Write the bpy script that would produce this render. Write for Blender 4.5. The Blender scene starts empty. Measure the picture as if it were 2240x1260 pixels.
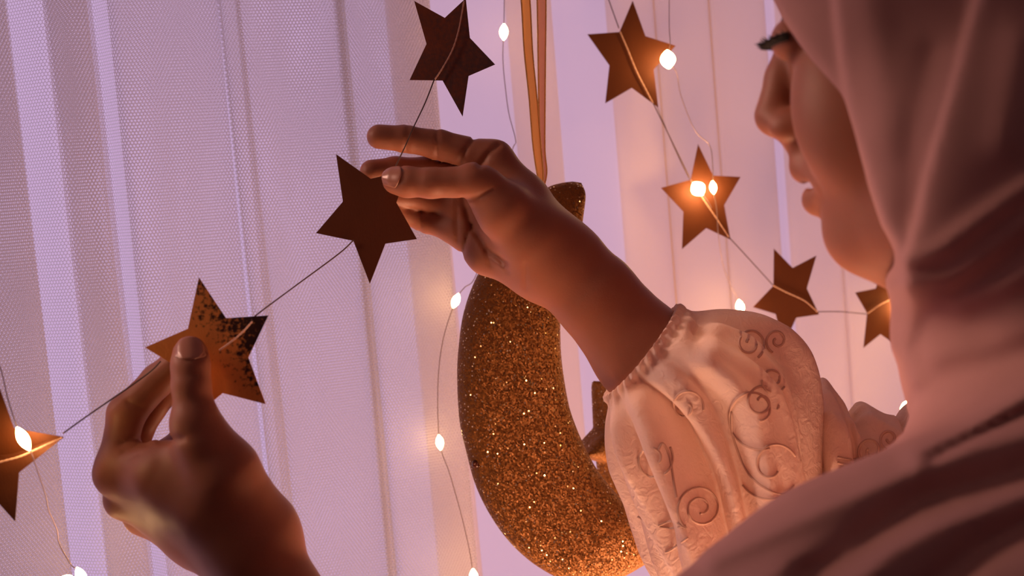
import bpy, math, random
import numpy as np
from mathutils import Vector, Matrix

random.seed(7); rng = np.random.default_rng(7)
scene = bpy.context.scene
COL = scene.collection
PI = math.pi

# ------------------------------------------------------------------ camera
FPX = 3111.0                       # focal length in pixels of a 2240 x 1260 frame
ROLL, PITCH = math.radians(4.9), math.radians(4.5)
f0 = np.array([0, math.cos(PITCH), -math.sin(PITCH)])
u0 = np.array([0, math.sin(PITCH), math.cos(PITCH)])
r0 = np.array([1.0, 0, 0])
RIGHT = r0*math.cos(ROLL) - u0*math.sin(ROLL)
UP = u0*math.cos(ROLL) + r0*math.sin(ROLL)
FWD = f0
CAMPOS = np.array([0, 0, 1.5])
C2W = np.stack([RIGHT, FWD, UP], axis=1)     # local (right, forward, up) -> world

cam = bpy.data.cameras.new('camera'); cam_o = bpy.data.objects.new('camera', cam); COL.objects.link(cam_o)
cam.sensor_width = 36; cam.lens = FPX*36/2240; cam.clip_start = 0.02
m = Matrix.Identity(4)
for i in range(3):
    m[i][0] = RIGHT[i]; m[i][1] = UP[i]; m[i][2] = -FWD[i]; m[i][3] = CAMPOS[i]
cam_o.matrix_world = m
cam.dof.use_dof = True; cam.dof.focus_distance = 0.94; cam.dof.aperture_fstop = 7.0
scene.camera = cam_o

def P(px, py, d):
    """photo pixel + depth -> local metres (right, forward, up)"""
    return np.array([(px-1120)/FPX*d, d, -(py-630)/FPX*d])
def W(p):
    p = np.asarray(p, float)
    return p @ C2W.T + CAMPOS
def PW(px, py, d): return W(P(px, py, d))
def R(rpx, d): return rpx*d/FPX
def proj(p):
    return 1120 + p[..., 0]/p[..., 1]*FPX, 630 - p[..., 2]/p[..., 1]*FPX

# ------------------------------------------------------------------ sky, lamps, exposure
world = bpy.data.worlds.new('dusk_sky'); scene.world = world; world.use_nodes = True
bg = world.node_tree.nodes['Background']
bg.inputs[0].default_value = (0.555, 0.375, 0.61, 1); bg.inputs[1].default_value = 1.1

def area_lamp(name, loc, target, size, power, color, spread=PI):
    l = bpy.data.lights.new(name, 'AREA'); l.shape = 'DISK'; l.size = size; l.energy = power; l.color = color; l.spread = spread
    o = bpy.data.objects.new(name, l); COL.objects.link(o)
    o.location = loc
    d = Vector(target) - Vector(loc)
    o.rotation_euler = d.to_track_quat('-Z', 'Y').to_euler()
    return o
area_lamp('table_lamp', W((0.30, 0.76, -0.74)), W((0.16, 0.88, -0.08)), 0.30, 2.1, (1.0, 0.50, 0.30), 1.7)
area_lamp('sleeve_backlight', W((0.27, 1.00, -0.60)), W((0.19, 0.90, -0.10)), 0.25, 2.2, (1.0, 0.52, 0.30), 1.9)  # unseen low light, added so the sleeves glow through from behind
area_lamp('neck_fill', W((-0.66, 0.70, 0.28)), W((0.19, 0.76, -0.06)), 0.28, 0.27, (1.0, 0.56, 0.42), 0.58)  # unseen narrow fill, added to brighten the neck scarf and sleeve
area_lamp('overhead_fill', W((-0.35, -0.3, 0.95)), W((0.1, 0.9, 0.0)), 0.8, 0.75, (1.0, 0.55, 0.42))  # unseen soft fill from above, added to lift forearm and hands

vs = scene.view_settings
scene.display_settings.display_device = 'sRGB'
vs.view_transform = 'Standard'; vs.look = 'None'; vs.exposure = 0.0; vs.gamma = 1.0; vs.use_curve_mapping = False
scene.cycles.transparent_max_bounces = 40
scene.cycles.max_bounces = 10

# ------------------------------------------------------------------ object helpers
def tag(o, label=None, cat=None, group=None, kind=None):
    if label: o['label'] = label
    if cat: o['category'] = cat
    if group: o['group'] = group
    if kind: o['kind'] = kind
    return o
def thing(name, loc, label, cat, group=None):
    o = bpy.data.objects.new(name, None); COL.objects.link(o)
    o.location = loc; o.empty_display_size = 0.02
    return tag(o, label, cat, group)
def world_loc(o):
    v = np.array(o.location)
    while o.parent: o = o.parent; v = v + np.array(o.location)
    return v
def obj(name, verts, faces, mat, parent=None, smooth=True, local=True, uv=None, origin=None):
    """link one mesh object; verts are in local camera metres (local=True) or world metres"""
    v = np.asarray(verts, float)
    if local: v = W(v)
    base = world_loc(parent) if parent else np.zeros(3)
    if origin is None: origin = v.mean(0)
    v = v - origin
    me = bpy.data.meshes.new(name)
    if isinstance(faces, np.ndarray):
        n, k = faces.shape
        me.vertices.add(len(v)); me.vertices.foreach_set('co', v.astype(np.float32).ravel())
        me.loops.add(n*k); me.loops.foreach_set('vertex_index', faces.astype(np.int32).ravel())
        me.polygons.add(n)
        me.polygons.foreach_set('loop_start', np.arange(0, n*k, k, dtype=np.int32))
        me.polygons.foreach_set('loop_total', np.full(n, k, dtype=np.int32))
        me.update(calc_edges=True)
    else:
        me.from_pydata(v.tolist(), [], faces)
    if smooth: me.polygons.foreach_set('use_smooth', np.ones(len(me.polygons), dtype=bool))
    if uv is not None:
        l = me.uv_layers.new(name='UVMap')
        vi = np.empty(len(me.loops), dtype=np.int32); me.loops.foreach_get('vertex_index', vi)
        l.data.foreach_set('uv', np.asarray(uv, np.float32)[vi].ravel())
    if mat: me.materials.append(mat)
    me.update()
    o = bpy.data.objects.new(name, me); COL.objects.link(o)
    if parent: o.parent = parent
    o.location = origin - base
    return o

def grid_faces(nu, nv, closed_v=False):
    f = []
    for i in range(nu-1):
        for j in range(nv if closed_v else nv-1):
            a = i*nv+j; b = i*nv+(j+1) % nv
            f.append((a, b, b+nv, a+nv))
    return np.array(f)

def catmull(pts, n):
    pts = np.asarray(pts, float)
    ext = np.vstack([2*pts[0]-pts[1], pts, 2*pts[-1]-pts[-2]])
    t = np.linspace(0, len(pts)-1, n); i = np.minimum(t.astype(int), len(pts)-2); s = (t-i)[:, None]
    p0, p1, p2, p3 = ext[i], ext[i+1], ext[i+2], ext[i+3]
    return 0.5*((2*p1)+(p2-p0)*s+(2*p0-5*p1+4*p2-p3)*s**2+(-p0+3*p1-3*p2+p3)*s**3)

def tube(path, r, ns=6, closed_ends=True):
    path = np.asarray(path, float); n = len(path)
    r = np.broadcast_to(np.asarray(r, float), (n,))
    t = np.gradient(path, axis=0); t /= np.linalg.norm(t, axis=1)[:, None]+1e-12
    ref = np.array([0.31, 0.9, 0.2]); V = []
    for i in range(n):
        a = np.cross(t[i], ref); a /= np.linalg.norm(a)+1e-12; b = np.cross(t[i], a)
        for k in range(ns):
            w = 2*PI*k/ns
            V.append(path[i]+r[i]*(math.cos(w)*a+math.sin(w)*b))
    F = [tuple(q) for q in grid_faces(n, ns, True)]
    if closed_ends:
        F.append(tuple(range(ns))[::-1]); F.append(tuple(range((n-1)*ns, n*ns)))
    return np.array(V), F
def join(parts):
    V, F, k = [], [], 0
    for v, f in parts:
        V.append(np.asarray(v)); F += [tuple(int(i)+k for i in q) for q in f]; k += len(v)
    return np.vstack(V), F

# ------------------------------------------------------------------ materials
def nodes(name):
    m = bpy.data.materials.new(name); m.use_nodes = True
    nt = m.node_tree; nt.nodes.clear()
    return m, nt, nt.nodes, nt.links
def N(nt, kind, **kw):
    n = nt.nodes.new(kind)
    for k, v in kw.items(): setattr(n, k, v)
    return n
def math_node(nt, op, a, b=None, c=None):
    n = nt.nodes.new('ShaderNodeMath'); n.operation = op
    for i, x in enumerate((a, b, c)):
        if x is None: continue
        if isinstance(x, (int, float)): n.inputs[i].default_value = x
        else: nt.links.new(x, n.inputs[i])
    return n.outputs[0]

def simple_mat(name, col, rough=0.6, metal=0.0, bump=0.0, bscale=200, var=0.0, sss=0.0):
    m, nt, ns, lk = nodes(name)
    out = N(nt, 'ShaderNodeOutputMaterial'); b = N(nt, 'ShaderNodeBsdfPrincipled')
    b.inputs['Base Color'].default_value = (*col, 1); b.inputs['Roughness'].default_value = rough; b.inputs['Metallic'].default_value = metal
    tc = N(nt, 'ShaderNodeTexCoord')
    if bump or var:
        nz = N(nt, 'ShaderNodeTexNoise'); nz.inputs['Scale'].default_value = bscale; nz.inputs['Detail'].default_value = 4
        lk.new(tc.outputs['Object'], nz.inputs['Vector'])
        if bump:
            bp = N(nt, 'ShaderNodeBump'); bp.inputs['Strength'].default_value = bump; bp.inputs['Distance'].default_value = 0.001
            lk.new(nz.outputs[0], bp.inputs['Height']); lk.new(bp.outputs[0], b.inputs['Normal'])
        if var:
            mx = N(nt, 'ShaderNodeMix', data_type='RGBA')
            mx.inputs['A'].default_value = (*[c*(1-var) for c in col], 1); mx.inputs['B'].default_value = (*[min(1, c*(1+var)) for c in col], 1)
            lk.new(nz.outputs[0], mx.inputs['Factor']); lk.new(mx.outputs['Result'], b.inputs['Base Color'])
    lk.new(b.outputs[0], out.inputs[0])
    return m, b

def skin_mat():
    m, b = simple_mat('skin', (0.56, 0.25, 0.145), rough=0.5, bump=0.12, bscale=900, var=0.0)
    nt = m.node_tree; lk = nt.links
    tc = N(nt, 'ShaderNodeTexCoord'); nz = N(nt, 'ShaderNodeTexNoise'); nz.inputs['Scale'].default_value = 45; nz.inputs['Detail'].default_value = 5
    lk.new(tc.outputs['Object'], nz.inputs['Vector'])
    mx = N(nt, 'ShaderNodeMix', data_type='RGBA'); mx.inputs['A'].default_value = (0.30, 0.108, 0.060, 1); mx.inputs['B'].default_value = (0.37, 0.15, 0.086, 1)
    lk.new(nz.outputs[0], mx.inputs['Factor']); lk.new(mx.outputs['Result'], b.inputs['Base Color'])
    b.inputs['Subsurface Weight'].default_value = 0.35
    b.inputs['Subsurface Radius'].default_value = (1.0, 0.35, 0.2); b.inputs['Subsurface Scale'].default_value = 0.006
    b.inputs['Specular IOR Level'].default_value = 0.35
    return m
M_SKIN = skin_mat()
M_NAIL, _b = simple_mat('nail', (0.40, 0.175, 0.115), rough=0.28)
M_DARK, _b = simple_mat('dark_hair', (0.004, 0.002, 0.002), rough=0.9)
M_EYE, _b = simple_mat('eye_white', (0.55, 0.48, 0.46), rough=0.15)
M_LIP, _b = simple_mat('lip', (0.48, 0.17, 0.13), rough=0.4)

def cloth_mat(name, col, transl=0.3, bump=0.3, bscale=700, tr_col=None, var=0.06, crinkle=0.0):
    m, nt, ns, lk = nodes(name)
    out = N(nt, 'ShaderNodeOutputMaterial'); d = N(nt, 'ShaderNodeBsdfDiffuse'); t = N(nt, 'ShaderNodeBsdfTranslucent'); mx = N(nt, 'ShaderNodeMixShader')
    tc = N(nt, 'ShaderNodeTexCoord'); nz = N(nt, 'ShaderNodeTexNoise'); nz.inputs['Scale'].default_value = bscale; nz.inputs['Detail'].default_value = 3
    lk.new(tc.outputs['Object'], nz.inputs['Vector'])
    bp = N(nt, 'ShaderNodeBump'); bp.inputs['Strength'].default_value = bump; bp.inputs['Distance'].default_value = 0.0008
    lk.new(nz.outputs[0], bp.inputs['Height']); lk.new(bp.outputs[0], d.inputs['Normal'])
    if crinkle:
        n3 = N(nt, 'ShaderNodeTexNoise'); n3.inputs['Scale'].default_value = 130; n3.inputs['Detail'].default_value = 5; n3.inputs['Distortion'].default_value = 1.2; lk.new(tc.outputs['Object'], n3.inputs['Vector'])
        b3 = N(nt, 'ShaderNodeBump'); b3.inputs['Strength'].default_value = crinkle; b3.inputs['Distance'].default_value = 0.003
        lk.new(n3.outputs[0], b3.inputs['Height']); lk.new(b3.outputs[0], bp.inputs['Normal'])
    nz2 = N(nt, 'ShaderNodeTexNoise'); nz2.inputs['Scale'].default_value = 60; lk.new(tc.outputs['Object'], nz2.inputs['Vector'])
    mc = N(nt, 'ShaderNodeMix', data_type='RGBA'); mc.inputs['A'].default_value = (*[c*(1-var) for c in col], 1); mc.inputs['B'].default_value = (*[min(1, c*(1+var)) for c in col], 1)
    lk.new(nz2.outputs[0], mc.inputs['Factor']); lk.new(mc.outputs['Result'], d.inputs['Color'])
    t.inputs['Color'].default_value = (*(tr_col or col), 1); mx.inputs[0].default_value = transl
    lk.new(d.outputs[0], mx.inputs[1]); lk.new(t.outputs[0], mx.inputs[2]); lk.new(mx.outputs[0], out.inputs[0])
    return m
M_SCARF = cloth_mat('scarf_cloth', (0.50, 0.28, 0.25), transl=0.0, bump=0.25, bscale=500)
M_BLOUSE = cloth_mat('blouse_cotton', (0.90, 0.74, 0.66), transl=0.30, bump=0.35, bscale=600, tr_col=(0.94, 0.70, 0.58), crinkle=0.5)
M_EMB = cloth_mat('embroidery_thread', (0.68, 0.48, 0.39), transl=0.15, bump=0.2, bscale=1500)

def net_mat(name, cell, hexes, cover, thread_col, line=0.17, dens=None):
    """sheer curtain: threads scatter and pass light, the open cells let the view through"""
    m, nt, ns, lk = nodes(name)
    out = N(nt, 'ShaderNodeOutputMaterial')
    d = N(nt, 'ShaderNodeBsdfDiffuse'); t = N(nt, 'ShaderNodeBsdfTranslucent'); mx = N(nt, 'ShaderNodeMixShader')
    d.inputs['Color'].default_value = (*thread_col, 1); t.inputs['Color'].default_value = (*thread_col, 1); mx.inputs[0].default_value = 0.5
    lk.new(d.outputs[0], mx.inputs[1]); lk.new(t.outputs[0], mx.inputs[2])
    tr = N(nt, 'ShaderNodeBsdfTransparent'); mo = N(nt, 'ShaderNodeMixShader')
    lk.new(tr.outputs[0], mo.inputs[1]); lk.new(mx.outputs[0], mo.inputs[2]); lk.new(mo.outputs[0], out.inputs[0])
    if not hexes:
        mo.inputs[0].default_value = cover
        return m
    uv = N(nt, 'ShaderNodeUVMap'); sp = N(nt, 'ShaderNodeSeparateXYZ'); lk.new(uv.outputs[0], sp.inputs[0])
    x = math_node(nt, 'DIVIDE', sp.outputs[0], cell); y = math_node(nt, 'DIVIDE', sp.outputs[1], cell)
    S3 = 3**0.5
    def cellpos(ox, oy):
        ax = math_node(nt, 'ADD', x, ox); ay = math_node(nt, 'ADD', y, oy)
        fx = math_node(nt, 'SUBTRACT', math_node(nt, 'FLOORED_MODULO', ax, 1.0), 0.5)
        fy = math_node(nt, 'SUBTRACT', math_node(nt, 'FLOORED_MODULO', ay, S3), S3/2)
        fx = math_node(nt, 'ABSOLUTE', fx); fy = math_node(nt, 'ABSOLUTE', fy)
        # distance to hexagon edge (flat radius 0.5): max(x, 0.5x + 0.866y)
        h = math_node(nt, 'MAXIMUM', fx, math_node(nt, 'ADD', math_node(nt, 'MULTIPLY', fx, 0.5), math_node(nt, 'MULTIPLY', fy, S3/2)))
        return h
    h = math_node(nt, 'MINIMUM', cellpos(0.0, 0.0), cellpos(0.5, S3/2))
    mr = N(nt, 'ShaderNodeMapRange'); mr.inputs['From Min'].default_value = 0.5-line; mr.inputs['From Max'].default_value = 0.5-line*0.35
    mr.inputs['To Min'].default_value = cover[0]; mr.inputs['To Max'].default_value = cover[1]
    lk.new(h, mr.inputs['Value']); lk.new(mr.outputs[0], mo.inputs[0])
    return m
M_NET = net_mat('tulle_net', 0.0026, True, (0.05, 0.70), (0.75, 0.71, 0.70), line=0.15)
M_VOILE = net_mat('voile', 0.001, False, 0.37, (0.95, 0.78, 0.60))

def foil_mat(name, col, rough, metal, crackle):
    m, nt, ns, lk = nodes(name)
    out = N(nt, 'ShaderNodeOutputMaterial'); b = N(nt, 'ShaderNodeBsdfPrincipled'); lk.new(b.outputs[0], out.inputs[0])
    b.inputs['Metallic'].default_value = metal; b.inputs['Roughness'].default_value = rough
    tc = N(nt, 'ShaderNodeTexCoord'); nz = N(nt, 'ShaderNodeTexNoise'); nz.inputs['Scale'].default_value = 60; nz.inputs['Detail'].default_value = 8; nz.inputs['Roughness'].default_value = 0.7
    mp = N(nt, 'ShaderNodeMapping'); mp.inputs['Scale'].default_value = (2.2, 2.2, 0.8); lk.new(tc.outputs['Object'], mp.inputs[0]); lk.new(mp.outputs[0], nz.inputs['Vector'])
    mx = N(nt, 'ShaderNodeMix', data_type='RGBA'); mx.inputs['A'].default_value = (*[c*(1-crackle) for c in col], 1); mx.inputs['B'].default_value = (*[min(1, c*(1+crackle)) for c in col], 1)
    lk.new(nz.outputs[0], mx.inputs['Factor']); lk.new(mx.outputs['Result'], b.inputs['Base Color'])
    n2 = N(nt, 'ShaderNodeTexNoise'); n2.inputs['Scale'].default_value = 500; n2.inputs['Detail'].default_value = 4; lk.new(mp.outputs[0], n2.inputs['Vector'])
    bp = N(nt, 'ShaderNodeBump'); bp.inputs['Strength'].default_value = 0.15+crackle*0.6; bp.inputs['Distance'].default_value = 0.0006
    lk.new(n2.outputs[0], bp.inputs['Height']); lk.new(bp.outputs[0], b.inputs['Normal'])
    return m
M_STAR = foil_mat('copper_card', (0.135, 0.034, 0.007), 0.55, 0.3, 0.12)
def flecked_foil(name, col, dark, dx, dz, lo, hi):
    """copper foil with flecks, turning darker towards one side"""
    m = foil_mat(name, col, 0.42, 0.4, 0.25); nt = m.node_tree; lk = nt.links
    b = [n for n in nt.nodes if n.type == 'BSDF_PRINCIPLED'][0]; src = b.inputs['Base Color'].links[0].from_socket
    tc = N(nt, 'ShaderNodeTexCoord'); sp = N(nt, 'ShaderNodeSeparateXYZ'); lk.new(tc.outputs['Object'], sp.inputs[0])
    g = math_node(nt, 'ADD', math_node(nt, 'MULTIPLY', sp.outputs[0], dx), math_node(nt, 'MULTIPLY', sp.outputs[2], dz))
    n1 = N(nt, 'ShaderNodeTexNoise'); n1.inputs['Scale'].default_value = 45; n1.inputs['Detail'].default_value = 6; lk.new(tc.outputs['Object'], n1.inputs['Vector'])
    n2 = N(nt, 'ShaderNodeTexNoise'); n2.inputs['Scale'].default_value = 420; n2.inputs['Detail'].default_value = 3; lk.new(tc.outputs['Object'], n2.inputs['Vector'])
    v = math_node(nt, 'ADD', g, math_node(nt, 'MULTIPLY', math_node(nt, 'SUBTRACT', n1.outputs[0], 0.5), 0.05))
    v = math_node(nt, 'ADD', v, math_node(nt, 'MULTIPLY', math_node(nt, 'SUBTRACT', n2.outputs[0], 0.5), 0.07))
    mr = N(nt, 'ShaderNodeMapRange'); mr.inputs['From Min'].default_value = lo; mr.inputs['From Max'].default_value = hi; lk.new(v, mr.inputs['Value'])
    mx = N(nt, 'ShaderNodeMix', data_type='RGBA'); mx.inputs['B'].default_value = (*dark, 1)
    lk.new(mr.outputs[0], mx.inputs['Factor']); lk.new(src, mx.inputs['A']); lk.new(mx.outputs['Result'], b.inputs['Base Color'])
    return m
M_STARC = flecked_foil('crackled_copper_foil', (0.92, 0.32, 0.08), (0.055, 0.022, 0.016), 0.9, 0.55, 0.008, 0.022)  # bright copper, turning dark in flecks towards the upper right
M_STARD = flecked_foil('aged_dark_foil', (0.30, 0.085, 0.04), (0.13, 0.065, 0.055), 0.5, -0.3, -0.02, 0.02)

def glitter_mat(name, col):
    m, nt, ns, lk = nodes(name)
    out = N(nt, 'ShaderNodeOutputMaterial')
    tc = N(nt, 'ShaderNodeTexCoord'); ge = N(nt, 'ShaderNodeNewGeometry')
    def flakes(scale, tilt):
        vo = N(nt, 'ShaderNodeTexVoronoi'); vo.inputs['Scale'].default_value = scale; lk.new(tc.outputs['Object'], vo.inputs['Vector'])
        s = N(nt, 'ShaderNodeVectorMath', operation='SUBTRACT'); lk.new(vo.outputs['Color'], s.inputs[0]); s.inputs[1].default_value = (0.5, 0.5, 0.5)
        k = N(nt, 'ShaderNodeVectorMath', operation='SCALE'); lk.new(s.outputs[0], k.inputs[0]); k.inputs['Scale'].default_value = tilt
        a = N(nt, 'ShaderNodeVectorMath', operation='ADD'); lk.new(ge.outputs['Normal'], a.inputs[0]); lk.new(k.outputs[0], a.inputs[1])
        n = N(nt, 'ShaderNodeVectorMath', operation='NORMALIZE'); lk.new(a.outputs[0], n.inputs[0])
        return n.outputs[0], vo
    na, va = flakes(1000, 0.8); nb, vb = flakes(560, 1.5)
    base = N(nt, 'ShaderNodeBsdfPrincipled'); base.inputs['Metallic'].default_value = 0.35; base.inputs['Roughness'].default_value = 0.6
    sp = N(nt, 'ShaderNodeSeparateColor'); lk.new(va.outputs['Color'], sp.inputs[0])
    mc = N(nt, 'ShaderNodeMix', data_type='RGBA'); mc.inputs['A'].default_value = (col[0]*0.7, col[1]*0.68, col[2]*0.65, 1); mc.inputs['B'].default_value = (*[min(1, c*1.25) for c in col], 1)
    lk.new(sp.outputs[0], mc.inputs['Factor']); lk.new(mc.outputs['Result'], base.inputs['Base Color']); lk.new(na, base.inputs['Normal'])
    gl = N(nt, 'ShaderNodeBsdfPrincipled'); gl.inputs['Metallic'].default_value = 1.0; gl.inputs['Roughness'].default_value = 0.28; gl.inputs['Base Color'].default_value = (1.0, 0.74, 0.38, 1)
    lk.new(nb, gl.inputs['Normal'])
    sb = N(nt, 'ShaderNodeSeparateColor'); lk.new(vb.outputs['Color'], sb.inputs[0])
    pick = math_node(nt, 'MULTIPLY', math_node(nt, 'GREATER_THAN', sb.outputs[1], 0.80), math_node(nt, 'LESS_THAN', vb.outputs['Distance'], 0.33))
    mx = N(nt, 'ShaderNodeMixShader'); lk.new(pick, mx.inputs[0]); lk.new(base.outputs[0], mx.inputs[1]); lk.new(gl.outputs[0], mx.inputs[2]); lk.new(mx.outputs[0], out.inputs[0])
    return m
M_GLIT = glitter_mat('gold_glitter', (0.31, 0.125, 0.022))

M_THREAD, _b = simple_mat('brown_thread', (0.10, 0.055, 0.045), rough=0.8)
M_STITCH, _b = simple_mat('copper_thread', (0.72, 0.44, 0.33), rough=0.6)
M_WIRE, _b = simple_mat('silver_wire', (0.45, 0.36, 0.36), rough=0.35, metal=0.7)
M_STUD, _b = simple_mat('dark_bead', (0.10, 0.03, 0.015), rough=0.2)
M_GOLD, _b = simple_mat('gold_edge', (1.0, 0.62, 0.20), rough=0.4, metal=0.25, bump=0.8, bscale=900)
def ribbon_mat(name, col, tcol, tl, clear):
    m, nt, ns, lk = nodes(name)
    out = N(nt, 'ShaderNodeOutputMaterial'); b = N(nt, 'ShaderNodeBsdfPrincipled'); t = N(nt, 'ShaderNodeBsdfTranslucent'); tr = N(nt, 'ShaderNodeBsdfTransparent')
    b.inputs['Base Color'].default_value = (*col, 1); b.inputs['Metallic'].default_value = 0.4; b.inputs['Roughness'].default_value = 0.4
    t.inputs['Color'].default_value = (*tcol, 1); tr.inputs['Color'].default_value = (0.95, 0.72, 0.55, 1)
    tc = N(nt, 'ShaderNodeTexCoord'); nz = N(nt, 'ShaderNodeTexNoise'); nz.inputs['Scale'].default_value = 700; lk.new(tc.outputs['Object'], nz.inputs['Vector'])
    bp = N(nt, 'ShaderNodeBump'); bp.inputs['Strength'].default_value = 0.6; bp.inputs['Distance'].default_value = 0.001; lk.new(nz.outputs[0], bp.inputs['Height']); lk.new(bp.outputs[0], b.inputs['Normal'])
    m1 = N(nt, 'ShaderNodeMixShader'); m1.inputs[0].default_value = tl; lk.new(b.outputs[0], m1.inputs[1]); lk.new(t.outputs[0], m1.inputs[2])
    m2 = N(nt, 'ShaderNodeMixShader'); m2.inputs[0].default_value = clear; lk.new(m1.outputs[0], m2.inputs[1]); lk.new(tr.outputs[0], m2.inputs[2]); lk.new(m2.outputs[0], out.inputs[0])
    return m
M_RIB = ribbon_mat('gold_organza', (0.95, 0.56, 0.16), (1.0, 0.66, 0.24), 0.7, 0.30)
M_RIB2 = ribbon_mat('rosy_organza', (0.80, 0.48, 0.34), (0.85, 0.52, 0.40), 0.6, 0.38)
def bulb_mat(name, k):
    m, nt, ns, lk = nodes(name)
    out = N(nt, 'ShaderNodeOutputMaterial'); e = N(nt, 'ShaderNodeEmission'); e.inputs[0].default_value = (1.0, 0.56, 0.22, 1); e.inputs[1].default_value = k
    lk.new(e.outputs[0], out.inputs[0]); return m
M_BULB = bulb_mat('lit_bulb', 65)
def pane_mat():
    m, nt, ns, lk = nodes('window_glass')
    out = N(nt, 'ShaderNodeOutputMaterial'); tr = N(nt, 'ShaderNodeBsdfTransparent'); g = N(nt, 'ShaderNodeBsdfGlossy'); g.inputs['Roughness'].default_value = 0.6
    mx = N(nt, 'ShaderNodeMixShader'); mx.inputs[0].default_value = 0.03; lk.new(tr.outputs[0], mx.inputs[1]); lk.new(g.outputs[0], mx.inputs[2]); lk.new(mx.outputs[0], out.inputs[0]); return m
M_PANE = pane_mat()
M_WALL, _b = simple_mat('wall_paint', (0.42, 0.33, 0.28), rough=0.9, bump=0.1, bscale=80)
M_CEIL, _b = simple_mat('ceiling_paint', (0.5, 0.44, 0.40), rough=0.9, bump=0.1, bscale=80)
M_FLOOR, _b = simple_mat('wood_floor', (0.22, 0.11, 0.06), rough=0.5, bump=0.2, bscale=40, var=0.25)
M_FRAME, _b = simple_mat('window_frame_paint', (0.75, 0.72, 0.70), rough=0.5, bump=0.05, bscale=50)
M_ROD, _b = simple_mat('brushed_rod', (0.35, 0.28, 0.24), rough=0.35, metal=0.9, bump=0.1, bscale=300)

# ------------------------------------------------------------------ the room
def ray_xy(px, py=630):
    d = (P(px, py, 1.0)) @ C2W.T
    return d[:2]
A_xy = ray_xy(0)*0.99; B_xy = ray_xy(2240)*1.34
T = (B_xy-A_xy)/np.linalg.norm(B_xy-A_xy)             # along the curtain
NB = np.array([-T[1], T[0]]); NB = NB if NB[1] > 0 else -NB   # towards the window
def curtain_xy(px, off):
    r = ray_xy(px); q = A_xy + NB*off
    k = np.linalg.solve(np.array([r, -T]).T, q)
    return r*k[0]
MID = curtain_xy(1120, 0)
def RW(t, n, z):       # room coordinates: along curtain, towards window, height
    p = MID + T*t + NB*n
    return np.array([p[0], p[1], z])
def box_room(t0, t1, n0, n1, z0, z1):
    V = [RW(t, n, z) for z in (z0, z1) for (t, n) in ((t0, n0), (t1, n0), (t1, n1), (t0, n1))]
    F = [(3, 2, 1, 0), (4, 5, 6, 7), (0, 1, 5, 4), (1, 2, 6, 5), (2, 3, 7, 6), (3, 0, 4, 7)]
    return np.array(V), F
def structure(name, parts, mat, parent=None):
    V, F = join(parts); o = obj(name, V, F, mat, parent, smooth=False, local=False)
    if not parent: o['kind'] = 'structure'
    return o
T0, T1, N0, N1 = -2.6, 2.6, -2.8, 0.34
structure('floor', [box_room(T0, T1, N0, N1, -0.1, 0)], M_FLOOR)
structure('ceiling', [box_room(T0, T1, N0, N1, 2.8, 2.9)], M_CEIL)
structure('wall_left', [box_room(T0-0.12, T0, N0, N1, 0, 2.8)], M_WALL)
structure('wall_right', [box_room(T1, T1+0.12, N0, N1, 0, 2.8)], M_WALL)
structure('wall_front', [box_room(T0, T1, N0-0.12, N0, 0, 2.8)], M_WALL)
wl, wr, wb, wt = -1.9, 1.9, 0.15, 2.55
structure('wall_back', [box_room(T0, wl, N1, N1+0.12, 0, 2.8), box_room(wr, T1, N1, N1+0.12, 0, 2.8),
                        box_room(wl, wr, N1, N1+0.12, 0, wb), box_room(wl, wr, N1, N1+0.12, wt, 2.8)], M_WALL)
win = structure('window_1', [box_room(wl, wl+0.06, N1+0.03, N1+0.09, wb, wt), box_room(wr-0.06, wr, N1+0.03, N1+0.09, wb, wt),
                 box_room(wl+0.06, wr-0.06, N1+0.03, N1+0.09, wb, wb+0.06), box_room(wl+0.06, wr-0.06, N1+0.03, N1+0.09, wt-0.06, wt)], M_FRAME)
structure('pane', [box_room(wl+0.06, wr-0.06, N1+0.057, N1+0.063, wb+0.06, wt-0.06)], M_PANE, win)
lp = bpy.data.lights.new('sky_portal', 'AREA'); lp.shape = 'RECTANGLE'; lp.size = wr-wl; lp.size_y = wt-wb; lp.cycles.is_portal = True
lo = bpy.data.objects.new('sky_portal', lp); COL.objects.link(lo); lo.location = RW(0, N1+0.13, (wb+wt)/2)
lo.rotation_euler = Vector((-NB[0], -NB[1], 0)).to_track_quat('-Z', 'Y').to_euler()

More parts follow.
